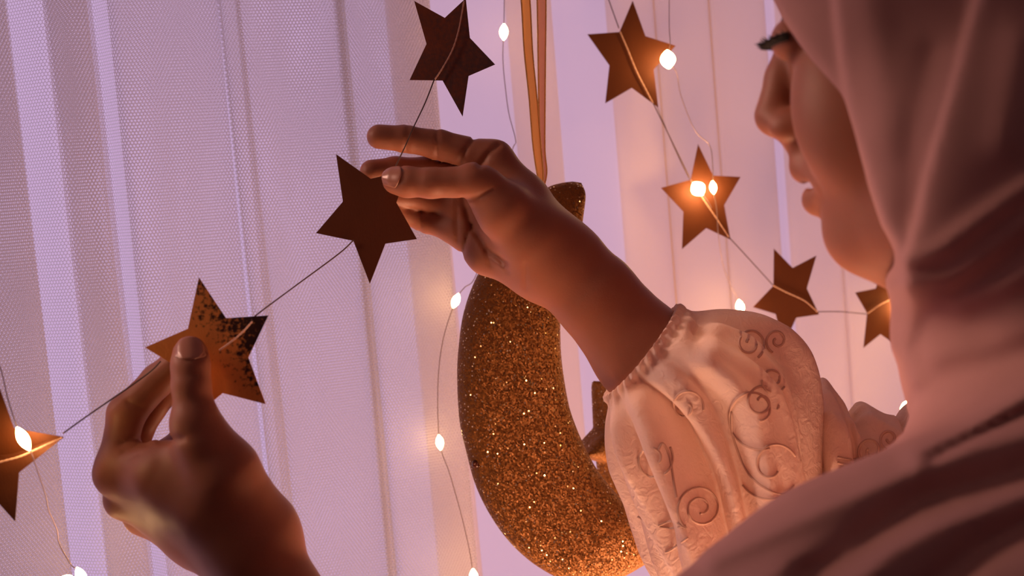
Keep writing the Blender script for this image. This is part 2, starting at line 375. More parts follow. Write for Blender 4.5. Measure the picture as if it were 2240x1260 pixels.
# ------------------------------------------------------------------ curtains
def round_path(pts, rad=0.006, step=0.004):
    """polyline with rounded corners, resampled"""
    pts = [np.array(p, float) for p in pts]; out = [pts[0]]
    for i in range(1, len(pts)-1):
        a, b, c = pts[i-1], pts[i], pts[i+1]
        la, lc = np.linalg.norm(a-b), np.linalg.norm(c-b)
        r = min(rad, la*0.48, lc*0.48)
        p0 = b+(a-b)/la*r; p1 = b+(c-b)/lc*r
        for t in np.linspace(0, 1, 7): out.append((1-t)**2*p0+2*t*(1-t)*b+t*t*p1)
    out.append(pts[-1]); out = np.array(out)
    s = np.concatenate([[0], np.cumsum(np.linalg.norm(np.diff(out, axis=0), axis=1))])
    n = int(s[-1]/step); q = np.linspace(0, s[-1], n)
    return np.stack([np.interp(q, s, out[:, 0]), np.interp(q, s, out[:, 1])], 1), q
def curtain(name, way, mat, label, z0=0.02, z1=2.62, wob=0.0018, seed=1):
    pts, s = round_path([curtain_xy(px, off) for px, off in way])
    zs = np.concatenate([np.linspace(z0, 1.05, 8), np.linspace(1.1, 2.0, 46), np.linspace(2.1, z1, 6)])
    r = np.random.default_rng(seed); V = np.zeros((len(zs), len(s), 3)); UV = np.zeros((len(zs), len(s), 2))
    ph = r.uniform(0, 6.28, 8); fr = r.uniform(8, 40, 8); fz = r.uniform(1.0, 6.0, 8)
    for i, z in enumerate(zs):
        w = sum(math.sin(fz[k]*z+ph[k])*np.sin(fr[k]*s+ph[-k]) for k in range(8))*wob
        w2 = sum(math.sin(fz[-k]*z*0.8+ph[k]*2)*np.sin(fr[k]*0.6*s+ph[k]) for k in range(8))*wob*0.6
        V[i, :, :2] = pts + NB*w[:, None] + T*w2[:, None]; V[i, :, 2] = z
        UV[i, :, 0] = s; UV[i, :, 1] = z
    o = obj(name, V.reshape(-1, 3), grid_faces(len(zs), len(s)), mat, None, local=False, uv=UV.reshape(-1, 2))
    return tag(o, label, 'curtain')
def dense(a, b, o, n=3, gap=0.009):
    """n layers (odd) folded over each other between pixel columns a and b"""
    way = []; 
    for k in range(n):
        way += [(a, o+k*gap), (b, o+k*gap)] if k % 2 == 0 else [(b, o+k*gap), (a, o+k*gap)]
    return way
net_way = (dense(-700, -420, 0.0) + dense(-380, 85, 0.0, 5, 0.006) + dense(160, 261, 0.0, 5, 0.006) + dense(302, 545, 0.0, 3) + dense(538, 586, 0.0, 3, 0.006)
           + dense(578, 800, 0.0, 3) + dense(792, 812, 0.0, 5, 0.004) + dense(804, 990, 0.0, 3, 0.012))
curtain('net_curtain', net_way, M_NET, 'pale tulle net curtain with honeycomb mesh hanging in folds behind the two hands', seed=3)
voile_way = (dense(905, 1000, 0.036, 3) + dense(1155, 1255, 0.036, 3) + dense(1370, 1480, 0.036, 3) + dense(1474, 1600, 0.034, 3)
             + dense(1594, 1712, 0.034, 3) + dense(1738, 1850, 0.034, 3) + dense(1846, 2060, 0.034, 3) + dense(2050, 2300, 0.034, 3) + dense(2330, 2700, 0.034, 3))
curtain('voile_curtain', voile_way, M_VOILE, 'smooth white voile curtain in soft folds behind the moon ornament', seed=5, wob=0.0012)
a, b = RW(-1.15, 0.045, 2.64), RW(1.25, 0.045, 2.64)
rod = thing('curtain_rod', (a+b)/2, 'metal curtain rod carrying the net and voile curtains', 'curtain rod')
obj('rod', *tube([a, (a+b)/2, b], 0.012, 14), M_ROD, rod, local=False)
for e in (a, b):
    d = (e-(a+b)/2); d /= np.linalg.norm(d)
    obj('finial', *tube([e, e+d*0.012, e+d*0.03, e+d*0.045, e+d*0.05], [0.012, 0.02, 0.024, 0.014, 0.003], 14), M_ROD, rod, local=False)
    c = e-d*0.12
    obj('bracket', *tube([c, c+np.append(NB, 0)*0.12, c+np.append(NB, 0)*(N1-0.045)], 0.008, 8), M_ROD, rod, local=False)

# ------------------------------------------------------------------ distance-field modelling
def smin(a, b, k):
    h = np.maximum(k-np.abs(a-b), 0)/k
    return np.minimum(a, b)-h*h*k*0.25
def smax(a, b, k): return -smin(-a, -b, k)
def capsule(p, a, b, ra, rb):
    ba = b-a; pa = p-a; L = float(ba @ ba)+1e-12
    t = np.clip((pa @ ba)/L, 0, 1)
    return np.linalg.norm(pa-t[:, None]*ba, axis=1)-(ra+(rb-ra)*t)
def chain(p, pts, k=0.0):
    """pts: list of (local xyz, radius)"""
    d = None
    for (a, ra), (b, rb) in zip(pts[:-1], pts[1:]):
        c = capsule(p, a, b, ra, rb)
        d = c if d is None else (smin(d, c, k) if k else np.minimum(d, c))
    return d
def ellipsoid(p, c, r, axes=None):
    q = p-c
    if axes is not None: q = q @ axes.T
    r = np.asarray(r); k0 = np.linalg.norm(q/r, axis=1); k1 = np.linalg.norm(q/(r*r), axis=1)+1e-9
    return k0*(k0-1)/k1
def PC(lst): return [(P(x, y, d), R(r, d)) for x, y, d, r in lst]
def seg_dist_px(u, v, poly):
    best = None
    for (x0, y0), (x1, y1) in zip(poly[:-1], poly[1:]):
        bx, by = x1-x0, y1-y0; L = bx*bx+by*by+1e-9
        t = np.clip(((u-x0)*bx+(v-y0)*by)/L, 0, 1)
        q = np.hypot(u-x0-t*bx, v-y0-t*by)
        best = q if best is None else np.minimum(best, q)
    return best
def poly_sd(u, v, poly):
    """signed distance in pixels, negative inside"""
    poly = list(poly); d = seg_dist_px(u, v, poly+[poly[0]])
    inside = np.zeros(len(u), bool); n = len(poly)
    for i in range(n):
        x0, y0 = poly[i]; x1, y1 = poly[(i+1) % n]
        if y0 == y1: continue
        c = ((y0 > v) != (y1 > v)) & (u < (x1-x0)*(v-y0)/(y1-y0)+x0)
        inside ^= c
    return np.where(inside, -d, d)

def polygonize(f, lo, hi, h, B=8, slack=1.5):
    lo = np.array(lo, float); hi = np.array(hi, float); S = B*h
    n = np.ceil((hi-lo)/S).astype(int)
    g = np.stack(np.meshgrid(*[np.arange(k) for k in n], indexing='ij'), -1).reshape(-1, 3)
    keep = []
    for c in range(0, len(g), 60000):
        q = g[c:c+60000]; keep.append(np.abs(f(lo+(q+0.5)*S)) < S*0.87*slack)
    g = g[np.concatenate(keep)]
    dims = n*B+4
    ar = np.arange(B+1); off = np.stack(np.meshgrid(ar, ar, ar, indexing='ij'), -1).reshape(-1, 3)
    corners = [(i, j, k) for i in (0, 1) for j in (0, 1) for k in (0, 1)]
    cedges = [(a, b) for a in range(8) for b in range(a+1, 8) if sum(abs(corners[a][t]-corners[b][t]) for t in range(3)) == 1]
    K, VV, E = [], [], [[], [], []]; ES = [[], [], []]
    def key(ix): return (ix[..., 0].astype(np.int64)*dims[1]+ix[..., 1])*dims[2]+ix[..., 2]
    for c in range(0, len(g), 500):
        q = g[c:c+500]*B; nb = len(q)
        idx = q[:, None, :]+off[None]
        v = f((lo+idx*h).reshape(-1, 3)).reshape(nb, B+1, B+1, B+1)
        s = v < 0
        cnt = sum(s[:, i:i+B, j:j+B, k:k+B].astype(np.int8) for i, j, k in corners)
        bi, ii, jj, kk = np.nonzero((cnt > 0) & (cnt < 8))
        if len(bi):
            cv = np.stack([v[bi, ii+i, jj+j, kk+k] for i, j, k in corners], 1)
            acc = np.zeros((len(bi), 3)); w = np.zeros(len(bi))
            for a, b in cedges:
                cr = (cv[:, a] < 0) != (cv[:, b] < 0)
                t = np.where(cr, cv[:, a]/(cv[:, a]-cv[:, b]+1e-20), 0)
                pa = np.array(corners[a], float); pb = np.array(corners[b], float)
                acc += np.where(cr[:, None], pa+(pb-pa)*t[:, None], 0); w += cr
            gi = q[bi]+np.stack([ii, jj, kk], 1)
            K.append(key(gi)); VV.append(lo+(gi+acc/w[:, None])*h)
        for ax in range(3):
            sl0 = s[:, :B, :B, :B]
            sl1 = [s[:, 1:, :B, :B], s[:, :B, 1:, :B], s[:, :B, :B, 1:]][ax]
            bi, ii, jj, kk = np.nonzero(sl0 != sl1)
            if len(bi):
                E[ax].append(q[bi]+np.stack([ii, jj, kk], 1)); ES[ax].append(sl0[bi, ii, jj, kk])
    K = np.concatenate(K); VV = np.concatenate(VV); o = np.argsort(K); K = K[o]; VV = VV[o]
    F = []
    for ax in range(3):
        if not E[ax]: continue
        e = np.concatenate(E[ax]); sg = np.concatenate(ES[ax]); b, c = [(1, 2), (2, 0), (0, 1)][ax]
        db = np.zeros(3, int); db[b] = 1; dc = np.zeros(3, int); dc[c] = 1
        ids = []; ok = np.ones(len(e), bool)
        for dlt in (0*db, db, db+dc, dc):
            kk = key(e-dlt); i = np.searchsorted(K, kk); i = np.minimum(i, len(K)-1); ok &= K[i] == kk; ids.append(i)
        q = np.stack(ids, 1); q[~sg] = q[~sg][:, ::-1]
        F.append(q[ok])
    return VV, np.concatenate(F)

# ------------------------------------------------------------------ the person: head frame
YAW, NOD = math.radians(20), math.radians(15)
F0 = np.array([-math.cos(YAW), math.sin(YAW), 0]); HS = np.array([-math.sin(YAW), -math.cos(YAW), 0]); Z0 = np.array([0, 0, 1.0])
HF = F0*math.cos(NOD)-Z0*math.sin(NOD); HU = Z0*math.cos(NOD)+F0*math.sin(NOD)
HAX = np.stack([HF, HU, HS])
HO = P(2085, 60, 0.70)
def H(px, py, s):
    ray = P(px, py, 1.0); t = (s+HO @ HS)/(ray @ HS)
    return ray*t
def mirror(q): return q-2*((q-HO) @ HS)*HS

# right hand (upper, palm towards the viewer)
rh_palm = [PC([(1560, 960, .935, 104), (1405, 770, .902, 108), (1300, 645, .90, 92), (1222, 572, .90, 84)]),
           PC([(1082, 348, .905, 38), (1140, 440, .903, 60), (1222, 572, .90, 84)]),
           PC([(1040, 400, .915, 38), (1200, 570, .908, 72)]),
           PC([(1012, 452, .920, 35), (1180, 575, .910, 66)]),
           PC([(1003, 503, .922, 32), (1070, 550, .915, 50), (1172, 572, .905, 68)]),
           PC([(1042, 398, .874, 36), (1100, 458, .880, 60), (1165, 520, .888, 72), (1230, 575, .90, 80)])]
rh_fing = [PC([(1082, 348, .905, 37), (960, 317, .905, 32), (888, 304, .902, 28.5), (829, 299, .90, 27)]),
           PC([(1040, 398, .915, 36), (935, 373, .917, 29), (865, 371, .912, 27), (813, 375, .906, 26)]),
           PC([(1010, 450, .920, 33), (930, 436, .924, 26), (870, 430, .918, 24), (832, 425, .910, 22)]),
           PC([(1003, 503, .922, 31), (930, 484, .928, 24), (888, 470, .925, 21), (858, 455, .917, 19)]),
           PC([(1060, 405, .874, 39), (1030, 398, .872, 36), (942, 400, .872, 32.5), (890, 398, .874, 32.5), (866, 395, .876, 30)])]
# left hand (lower, seen from its thumb side)
lh_palm = [PC([(1000, 1800, .735, 150), (690, 1440, .80, 108), (612, 1301, .82, 90), (560, 1200, .83, 86)]),
           PC([(250, 1038, .835, 40), (400, 1085, .83, 78), (556, 1192, .83, 84)]),
           PC([(270, 1095, .848, 37), (420, 1135, .845, 78), (552, 1200, .835, 82)]),
           PC([(312, 1128, .868, 38), (430, 1160, .86, 68), (546, 1205, .84, 78)]),
           PC([(350, 1148, .885, 34), (450, 1180, .87, 58), (540, 1210, .845, 74)]),
           PC([(428, 928, .80, 49), (490, 1030, .806, 74), (555, 1150, .82, 84)]),
           PC([(275, 1012, .832, 40), (360, 1012, .822, 44), (440, 985, .806, 44)]),
           PC([(350, 1045, .818, 52), (455, 1105, .815, 78), (540, 1185, .82, 84)])]
lh_fing = [PC([(250, 1038, .835, 39), (276, 905, .838, 40), (345, 832, .838, 35), (398, 780, .831, 30)]),
           PC([(270, 1095, .848, 36), (305, 938, .864, 30), (362, 858, .858, 28), (410, 800, .840, 26)]),
           PC([(312, 1128, .868, 36), (338, 1002, .888, 27), (396, 962, .878, 25), (440, 915, .862, 23)]),
           PC([(350, 1148, .885, 33), (372, 1040, .905, 26), (420, 985, .90, 22), (450, 950, .885, 20)]),
           PC([(440, 960, .80, 52), (427, 920, .80, 47), (418, 842, .801, 41), (417, 800, .803, 41), (416, 773, .806, 38)])]
# creases: (polyline in photo pixels, width px, depth m, limit depth)
rh_crease = [([(1012, 438), (1028, 490), (1066, 548), (1105, 575)], 6, .0017, .915), ([(1040, 300), (1020, 325), (1006, 356)], 5, .0012, .92),
             ([(1090, 318), (1070, 335), (1050, 362)], 6, .0014, .92), ([(955, 280), (957, 348)], 4, .0008, .93), ([(892, 276), (888, 332)], 3.5, .0007, .93),
             ([(926, 362), (923, 394)], 2.6, .0003, .90), ([(936, 362), (938, 402)], 2.6, .00035, .90), ([(946, 362), (949, 392)], 2.6, .0003, .90),
             ([(1001, 440), (998, 480), (1001, 525)], 4, .0007, .93), ([(1032, 492), (1020, 525), (1008, 562)], 5, .0013, .93),
             ([(1062, 545), (1072, 580)], 4, .0007, .92), ([(1090, 560), (1110, 595)], 4, .0006, .92), ([(920, 462), (918, 508)], 4, .0007, .94),
             ([(1012, 436), (1045, 432), (1075, 415)], 6, .0010, .90), ([(1150, 580), (1150, 630)], 5, .0006, .90), ([(1040, 470), (1060, 530), (1100, 570)], 4, .0006, .89),
             ([(876, 364), (885, 376), (884, 392), (872, 404), (850, 404), (838, 394)], 3, .0005, .89)]
lh_crease = [([(393, 826), (440, 826)], 3.2, .0002, .805), ([(398, 834), (436, 835)], 3, .0002, .805), ([(405, 817), (432, 817)], 3, .0002, .805),
             ([(262, 972), (290, 958), (318, 956)], 5, .0010, .84), ([(268, 990), (300, 975), (322, 972)], 4, .0008, .84), ([(278, 1006), (305, 992)], 5, .0004, .84),
             ([(280, 880), (312, 893)], 5, .0010, .85), ([(352, 965), (400, 960)], 7, .0012, .84),
             ([(384, 742), (385, 772), (398, 789), (433, 789), (448, 772), (449, 742)], 3, .0005, .81)]
def hand(p, palm, fing, crease, kp=0.012, kf=0.007):
    d = None
    for c in palm:
        q = chain(p, c, 0.006); d = q if d is None else smin(d, q, kp)
    out = None
    for i, c in enumerate(fing):
        q = smin(d, chain(p, c, 0.0035), kf)
        out = q if out is None else np.minimum(out, q)
    near = np.abs(out) < 0.012
    if near.any():
        pp = p[near]; u, v = proj(pp); add = np.zeros(len(pp))
        for poly, w, dep, lim in crease:
            gate = np.clip((lim-pp[:, 1])/0.004, 0, 1)
            add += 1.25*dep*np.exp(-(seg_dist_px(u, v, poly)/w)**2)*gate
        out[near] += add
    return out

# arms and torso (mostly under the clothes)
NECK = np.array([.300, .72, -.050])
RSH = NECK-HS*0.165+np.array([0, 0, -.045]); LSH = NECK+HS*0.150+np.array([0, 0, -.105])
REL = P(1742, 1195, .955); LEL = np.array([.05, .70, -.335])
def rh(p):
    return smin(hand(p, rh_palm, rh_fing, rh_crease), chain(p, [(P(1560, 960, .935), .032), (REL, .036), (RSH, .047)]), 0.012)
def lh(p):
    return smin(hand(p, lh_palm, lh_fing, lh_crease, kp=0.015), chain(p, [(P(690, 1440, .80), .028), (LEL, .038), (LSH, .047)]), 0.012)
def head(p):
    E = lambda c, r: ellipsoid(p, c, r, HAX)
    d = E(HO+HU*0.045-HF*0.019, (.094, .088, .074))
    d = smin(d, E(H(1935, -5, 0), (.040, .06, .054)), .015)                     # forehead
    d = smin(d, E(H(1925, 230, 0), (.039, .085, .048)), .015)                    # mid face
    for sd in (0, 1):
        mr = (lambda q: q) if sd == 0 else mirror
        d = smin(d, E(mr(H(1892, 248, .030)), (.0345, .046, .026)), .010)       # cheek
        d = smin(d, chain(p, [(mr(H(2075, 330, .050)), .020), (mr(H(2030, 455, .042)), .019), (mr(H(1905, 508, .012)), .0135)]), .015)  # jaw
        d = smin(d, capsule(p, mr(H(1758, 40, .012)), mr(H(1805, 50, .042)), .007, .007), .008)     # brow ridge
        d = smin(d, E(mr(H(1745, 84, .0305)), (.0135, .0115, .0135)), .004)      # lids
        d = smin(d, E(mr(H(1728, 272, .010)), (.0105, .0085, .0065)), .005)     # wing of the nose
    d = smin(d, E(H(1882, 400, 0), (.0205, .042, .030)), .012)                   # around the mouth
    d = smin(d, chain(p, [(H(1884, 506, -.008), .0158), (H(1880, 506, .008), .0158)]), .010)   # chin
    d = smin(d, chain(p, [(H(1893, 517, 0), .0145), (H(2060, 530, 0), .020)]), .012)
    d = smin(d, chain(p, [(H(1742, 80, 0), .0085), (H(1714, 170, 0), .0090), (H(1693, 250, 0), .0098)], .004), .006)   # nose
    d = smin(d, capsule(p, H(1697, 262, 0), H(1745, 300, 0), .0075, .006), .006)
    d = smin(d, capsule(p, H(1752, 318, 0), H(1762, 345, 0), .0065, .0075), .008)      # philtrum
    for a, c, r in ((H(1764, 366, 0), H(1800, 398, .021), .0078), (H(1791, 436, 0), H(1812, 412, .019), .0078)):   # lips
        d = smin(d, capsule(p, a, c, r, .004), .0035); d = smin(d, capsule(p, a, mirror(c), r, .004), .0035)
    d = smax(d, -capsule(p, H(1770, 404, -.012), H(1778, 404, .014), .0022, .0020), .002)        # parted lips
    for q in (H(1712, 292, .0055), mirror(H(1712, 292, .0055))): d = smax(d, -ellipsoid(p, q, (.0045, .003, .0025), HAX), .002)
    d = smin(d, capsule(p, H(2110, 420, 0), NECK, .050, .056), .025)
    return d
HIP = NECK+np.array([.05, -.02, -.52])
def torso(p):
    d = chain(p, [(LSH, .052), (NECK+np.array([.02, 0, -.05]), .062), (RSH, .052)], .02)
    d = smin(d, chain(p, [(NECK+np.array([.03, 0, -.13])+HS*.06, .085), (HIP+HS*.06, .10)]), .05)
    d = smin(d, chain(p, [(NECK+np.array([.03, 0, -.13])-HS*.06, .085), (HIP-HS*.06, .10)]), .05)
    return d
def gated(fn, lo, hi, p, k=0.02):
    """fn only near its own bounding box"""
    m = np.all((p > lo-0.03) & (p < hi+0.03), axis=1)
    out = np.linalg.norm(np.maximum(np.maximum(lo-p, p-hi), 0), axis=1)+0.02
    if m.any(): out[m] = fn(p[m])
    return out
def bounds(chs, pad=0.01):
    a = np.array([np.r_[c, r] for ch in chs for c, r in ch]); return (a[:, :3]-a[:, 3:]).min(0)-pad, (a[:, :3]+a[:, 3:]).max(0)+pad
RB = bounds(rh_palm+rh_fing+[[(REL, .05), (RSH, .06)]]); LB = bounds(lh_palm+lh_fing+[[(LEL, .05), (LSH, .06)]])
HB = (HO-np.array([.115, .10, .15]), HO+np.array([.25, .12, .17])); HB[0][2] = NECK[2]-.03
TB = bounds([[(LSH, .06), (RSH, .06), (HIP+HS*.06, .11), (HIP-HS*.06, .11)]])
def body(p):
    d = smin(gated(rh, *RB, p), gated(torso, *TB, p), .02)
    d = smin(d, gated(head, *HB, p), .02)
    return smin(d, gated(lh, *LB, p), .02)
allb = np.array([RB, LB, HB, TB]); BLO = allb[:, 0].min(0); BHI = allb[:, 1].max(0)
V, F = polygonize(body, BLO, BHI, 0.0015)
person = thing('person', W(HIP+np.array([0, 0, -.10])), 'person in a dusty mauve headscarf and white embroidered blouse holding two stars of the garland', 'person')
obj('body', V, F, M_SKIN, person)

# thumb nails, eye, lashes
def nail(a, tip, field, tilt, half, length, over, name):
    """a->tip: axis of the last thumb bone; the plate follows the skin (field) around that axis"""
    ax = tip-a; ax /= np.linalg.norm(ax)
    view = -tip/np.linalg.norm(tip); fr = view-(view @ ax)*ax; fr /= np.linalg.norm(fr); sd = np.cross(ax, fr)
    nu, nv = 18, 19; P0, DR, LF = [], [], []
    for i in range(nu):
        t = i/(nu-1); wd = half*(1-max(0.0, (0.34-t)/0.34)**2.4*0.75)*(1-0.16*max(0, t-0.8)/0.2)
        for j in range(nv):
            q = -1+2*j/(nv-1); w = tilt+q*wd
            dr = math.cos(w)*fr+math.sin(w)*sd; b = 0.06*(1-q*q)
            P0.append(tip+ax*(over*(1-0.10*q*q*(t > 0.9))-length*(1-t)*(1+b*(1 if t < 0.3 else 0)))); DR.append(dr)
            LF.append(0.0006 if 0 < j < nv-1 and i > 0 else 0.0001)
    P0, DR, LF = np.array(P0), np.array(DR), np.array(LF)
    lo_, hi_ = np.zeros(len(P0)), np.full(len(P0), 0.022)
    for _ in range(16):
        md = (lo_+hi_)/2; ins = field(P0+DR*md[:, None]) < 0
        lo_ = np.where(ins, md, lo_); hi_ = np.where(ins, hi_, md)
    rr = lo_.reshape(nu, nv); rr[-4:] = np.maximum(rr[-4:], rr[-5]-0.0004*np.arange(1, 5)[:, None])
    top = P0+DR*(rr.ravel()+LF)[:, None]; bot = P0+DR*(rr.ravel()-0.0008)[:, None]
    g = grid_faces(nu, nv); F = [tuple(q) for q in g]+[tuple(int(k)+nu*nv for k in q[::-1]) for q in g]
    rim = [j for j in range(nv)]+[i*nv+nv-1 for i in range(1, nu)]+[(nu-1)*nv+j for j in range(nv-2, -1, -1)]+[i*nv for i in range(nu-2, 0, -1)]
    for q in range(len(rim)):
        A, Bq = rim[q], rim[(q+1) % len(rim)]; F.append((A, A+nu*nv, Bq+nu*nv, Bq))
    return obj(name, np.vstack([top, bot]), F, M_NAIL, person)
nail(P(942, 400, .872), P(866, 395, .876), rh, 0.42, 0.92, R(46, .876), R(27, .876), 'thumbnail')
nail(P(418, 842, .801), P(416, 773, .806), lh, 0.0, 0.92, R(54, .805), R(30, .805), 'thumbnail')

def ball(c, r, nu=12, nv=18, axes=None):
    V = []; r = np.broadcast_to(np.asarray(r, float), (3,)); A = np.eye(3) if axes is None else axes
    for i in range(nu+1):
        th = PI*i/nu
        for j in range(nv):
            ph = 2*PI*j/nv
            V.append(c+(np.array([math.sin(th)*math.cos(ph), math.sin(th)*math.sin(ph), math.cos(th)])*r) @ A)
    return np.array(V), [tuple(q) for q in grid_faces(nu+1, nv, True)]
ec = H(1745, 84, .0305)
for sd in (0, 1):
    mr = (lambda q: q) if sd == 0 else mirror
    c = mr(ec); s = 1 if sd == 0 else -1; lash = []; lid = []
    for k in range(41):
        w = (-1+2*k/40)*1.4
        b = c+HF*(.0137*math.cos(w))+HS*(s*.0137*math.sin(w))+HU*(-.0004+.0014*math.cos(w))
        lid.append(b)
        out = HF*math.cos(w)+HS*(s*math.sin(w)); L = .0058+.0012*math.sin(k*1.7)
        up = .0016+.0011*math.sin(k*2.3)
        lash.append(tube([b-out*.001, b+out*L*.5-HU*.0002, b+out*L+HU*up], [.0009, .0007, .00015], 4))
    lash.append(tube(lid, .0021, 6))
    obj('eyelashes', *join(lash), M_DARK, person)
    pts = [mr(q) for q in (H(1730, 42, .014), H(1748, 28, .028), H(1782, 40, .043))]
    obj('eyebrow', *tube(catmull([q+HF*.004 for q in pts], 12), np.interp(np.linspace(0, 1, 12), [0, .4, 1], [.0016, .0022, .0008]), 6), M_DARK, person)
    obj('eye', *ball(c+HF*.0012-HU*.0002, .0112), M_EYE, person)

# ------------------------------------------------------------------ headscarf
def head_off(p, o):
    d = ellipsoid(p, HO+HU*0.045-HF*0.022, (.100+o, .090+o, .078+o), HAX)
    d = smin(d, ellipsoid(p, H(1915, -15, 0), (.0485+o, .064+o, .060+o), HAX), .03)
    d = smin(d, ellipsoid(p, H(1950, 230, 0), (.048+o, .085+o, .056+o), HAX), .03)
    for mr in ((lambda q: q), mirror):
        d = smin(d, chain(p, [(mr(H(2085, 300, .050)), .024+o), (mr(H(2040, 455, .040)), .022+o), (mr(H(1990, 545, .012)), .0185+o)]), .03)
    return d
EDGE1 = [(1672, -200), (1690, -5), (1714, 44), (1745, 92), (1772, 128), (1812, 172), (1850, 215), (1882, 300), (1905, 400), (1935, 490), (1985, 578)]
EDGE2 = [(1800, -200), (1822, -10), (1836, 120), (1850, 215), (1880, 315), (1903, 400), (1932, 490), (1985, 580)]
EDGE3 = [(2190, -200), (2135, -10), (2100, 130), (2062, 250), (2020, 380), (1995, 470), (1985, 560)]
RIGHTSIDE = [(2010, 660), (3400, 900), (3400, -900), (1700, -900)]
neck_ch = PC([(2175, 560, .705, 185), (2200, 700, .71, 200), (2225, 860, .715, 195), (2300, 1000, .715, 230)])
drape_ch = PC([(1600, 1530, .60, 285), (1885, 1362, .60, 285), (2125, 1272, .60, 285), (2365, 1142, .63, 300), (2560, 900, .70, 300)])
bib_ch = PC([(2165, 1040, .665, 200), (2010, 1230, .64, 180), (1900, 1450, .63, 200)])
back_ch = [(HO+np.array([.06, -.01, -.06]), .085), (NECK+np.array([.06, -.02, -.02]), .09), (NECK+np.array([.10, .03, -.16]), .12)]
scarf_rel = [  # (polyline px, width px, height m)
    ([(1985, 575), (2060, 545), (2150, 480), (2260, 400)], 22, .006), ([(1960, 620), (2080, 610), (2180, 540), (2280, 460)], 20, .006),
    ([(1985, 650), (2100, 660), (2200, 620), (2300, 560)], 26, .006), ([(2010, 1000), (2120, 950), (2260, 860)], 26, .006),
    ([(1990, 470), (2000, 300), (2040, 120)], 30, -.003), ([(1930, 300), (1925, 150), (1900, 0)], 40, .003), ([(2200, 300), (2230, 100)], 40, .004),
    ([(2040, 1000), (2120, 960), (2270, 885)], 11, -.007), ([(1560, 1225), (1750, 1140), (1980, 1040), (2260, 945)], 20, .005),
    ([(1770, 1255), (1870, 1192), (2010, 1105), (2175, 1058), (2290, 1020)], 34, -.014), ([(1850, 1300), (1960, 1205), (2100, 1130), (2290, 1065)], 24, .006),
    ([(2010, 1310), (2150, 1200), (2300, 1125)], 36, -.015), ([(1640, 1290), (1760, 1225), (1850, 1195)], 20, .003),
    ([(2050, 780), (2150, 760), (2250, 720)], 26, .003), ([(1990, 700), (1975, 760), (2000, 830)], 22, .004)]
def scarf(p):
    u, v = proj(p); pxm = p[:, 1]/FPX
    d = None
    for edge, o in ((EDGE1, .006), (EDGE2, .0115), (EDGE3, .0175)):
        cut = poly_sd(u, v, edge+RIGHTSIDE)*pxm
        q = smax(head_off(p, o), cut, .005)
        d = q if d is None else smin(d, q, .003)
    d = smin(d, chain(p, neck_ch, .03), .018)
    d = smin(d, chain(p, PC([(2005, 612, .69, 46), (2085, 610, .675, 62), (2200, 560, .66, 80)]), .02), .012)
    d = smin(d, chain(p, PC([(2028, 728, .70, 66), (2110, 740, .68, 80), (2220, 680, .66, 90)]), .02), .015)
    d = smin(d, chain(p, back_ch, .03), .04)
    d = smin(d, chain(p, bib_ch, .03), .03)
    d = smin(d, chain(p, drape_ch, .03), .02)
    d = smin(d, chain(p, [(NECK+np.array([.04, -.03, -.09]), .075), (LSH, .078), (LSH*.6+LEL*.4, .080)], .03), .03)
    for poly, w, hgt in scarf_rel:
        gate = np.clip((.74-p[:, 1])/.03, 0, 1)
        d = d-0.65*hgt*np.exp(-(seg_dist_px(u, v, poly)/(w*1.15))**2)*gate
    return d
SLO = np.array([.05, .44, -.36]); SHI = np.array([.52, .90, .31])
V, F = polygonize(scarf, SLO, SHI, 0.0024)
obj('headscarf', V, F, M_SCARF, person)

# ------------------------------------------------------------------ blouse sleeves
def loft(secs, nu, nv, disp):
    """secs: (A px, B px, depth, half depth): cross sections seen edge on; disp(u, v) outward metres"""
    A = catmull([P(a[0], a[1], d) for a, b, d, h in secs], nu); Bq = catmull([P(b[0], b[1], d) for a, b, d, h in secs], nu)
    hd = catmull([[h, 0, 0] for a, b, d, h in secs], nu)[:, 0]
    V = np.zeros((nu, nv, 3))
    for i in range(nu):
        c = (A[i]+Bq[i])/2; e = (A[i]-Bq[i])/2; le = np.linalg.norm(e); e /= le
        fr = np.array([0, -1.0, 0]) 
        w = np.linspace(0, 2*PI, nv, endpoint=False); uu = i/(nu-1)
        dd = np.array([disp(uu, k) for k in w])
        V[i] = c+np.cos(w)[:, None]*e*(le+dd[:, None])+np.sin(w)[:, None]*fr*(hd[i]+dd[:, None])
    return V
blouse = []
fore_secs = [((1472, 682), (1345, 852), .902, .033), ((1480, 668), (1330, 862), .902, .037), ((1493, 672), (1322, 868), .903, .038), ((1512, 686), (1330, 893), .904, .040),
             ((1583, 690), (1330, 935), .906, .052), ((1668, 716), (1342, 1000), .910, .060), ((1735, 785), (1368, 1080), .915, .062), ((1766, 880), (1398, 1160), .920, .066),
             ((1776, 1000), (1428, 1240), .925, .066), ((1778, 1120), (1470, 1320), .93, .062), ((1790, 1300), (1540, 1440), .935, .055)]
rs = np.random.default_rng(11); gph = rs.uniform(0, 6.28, 12)
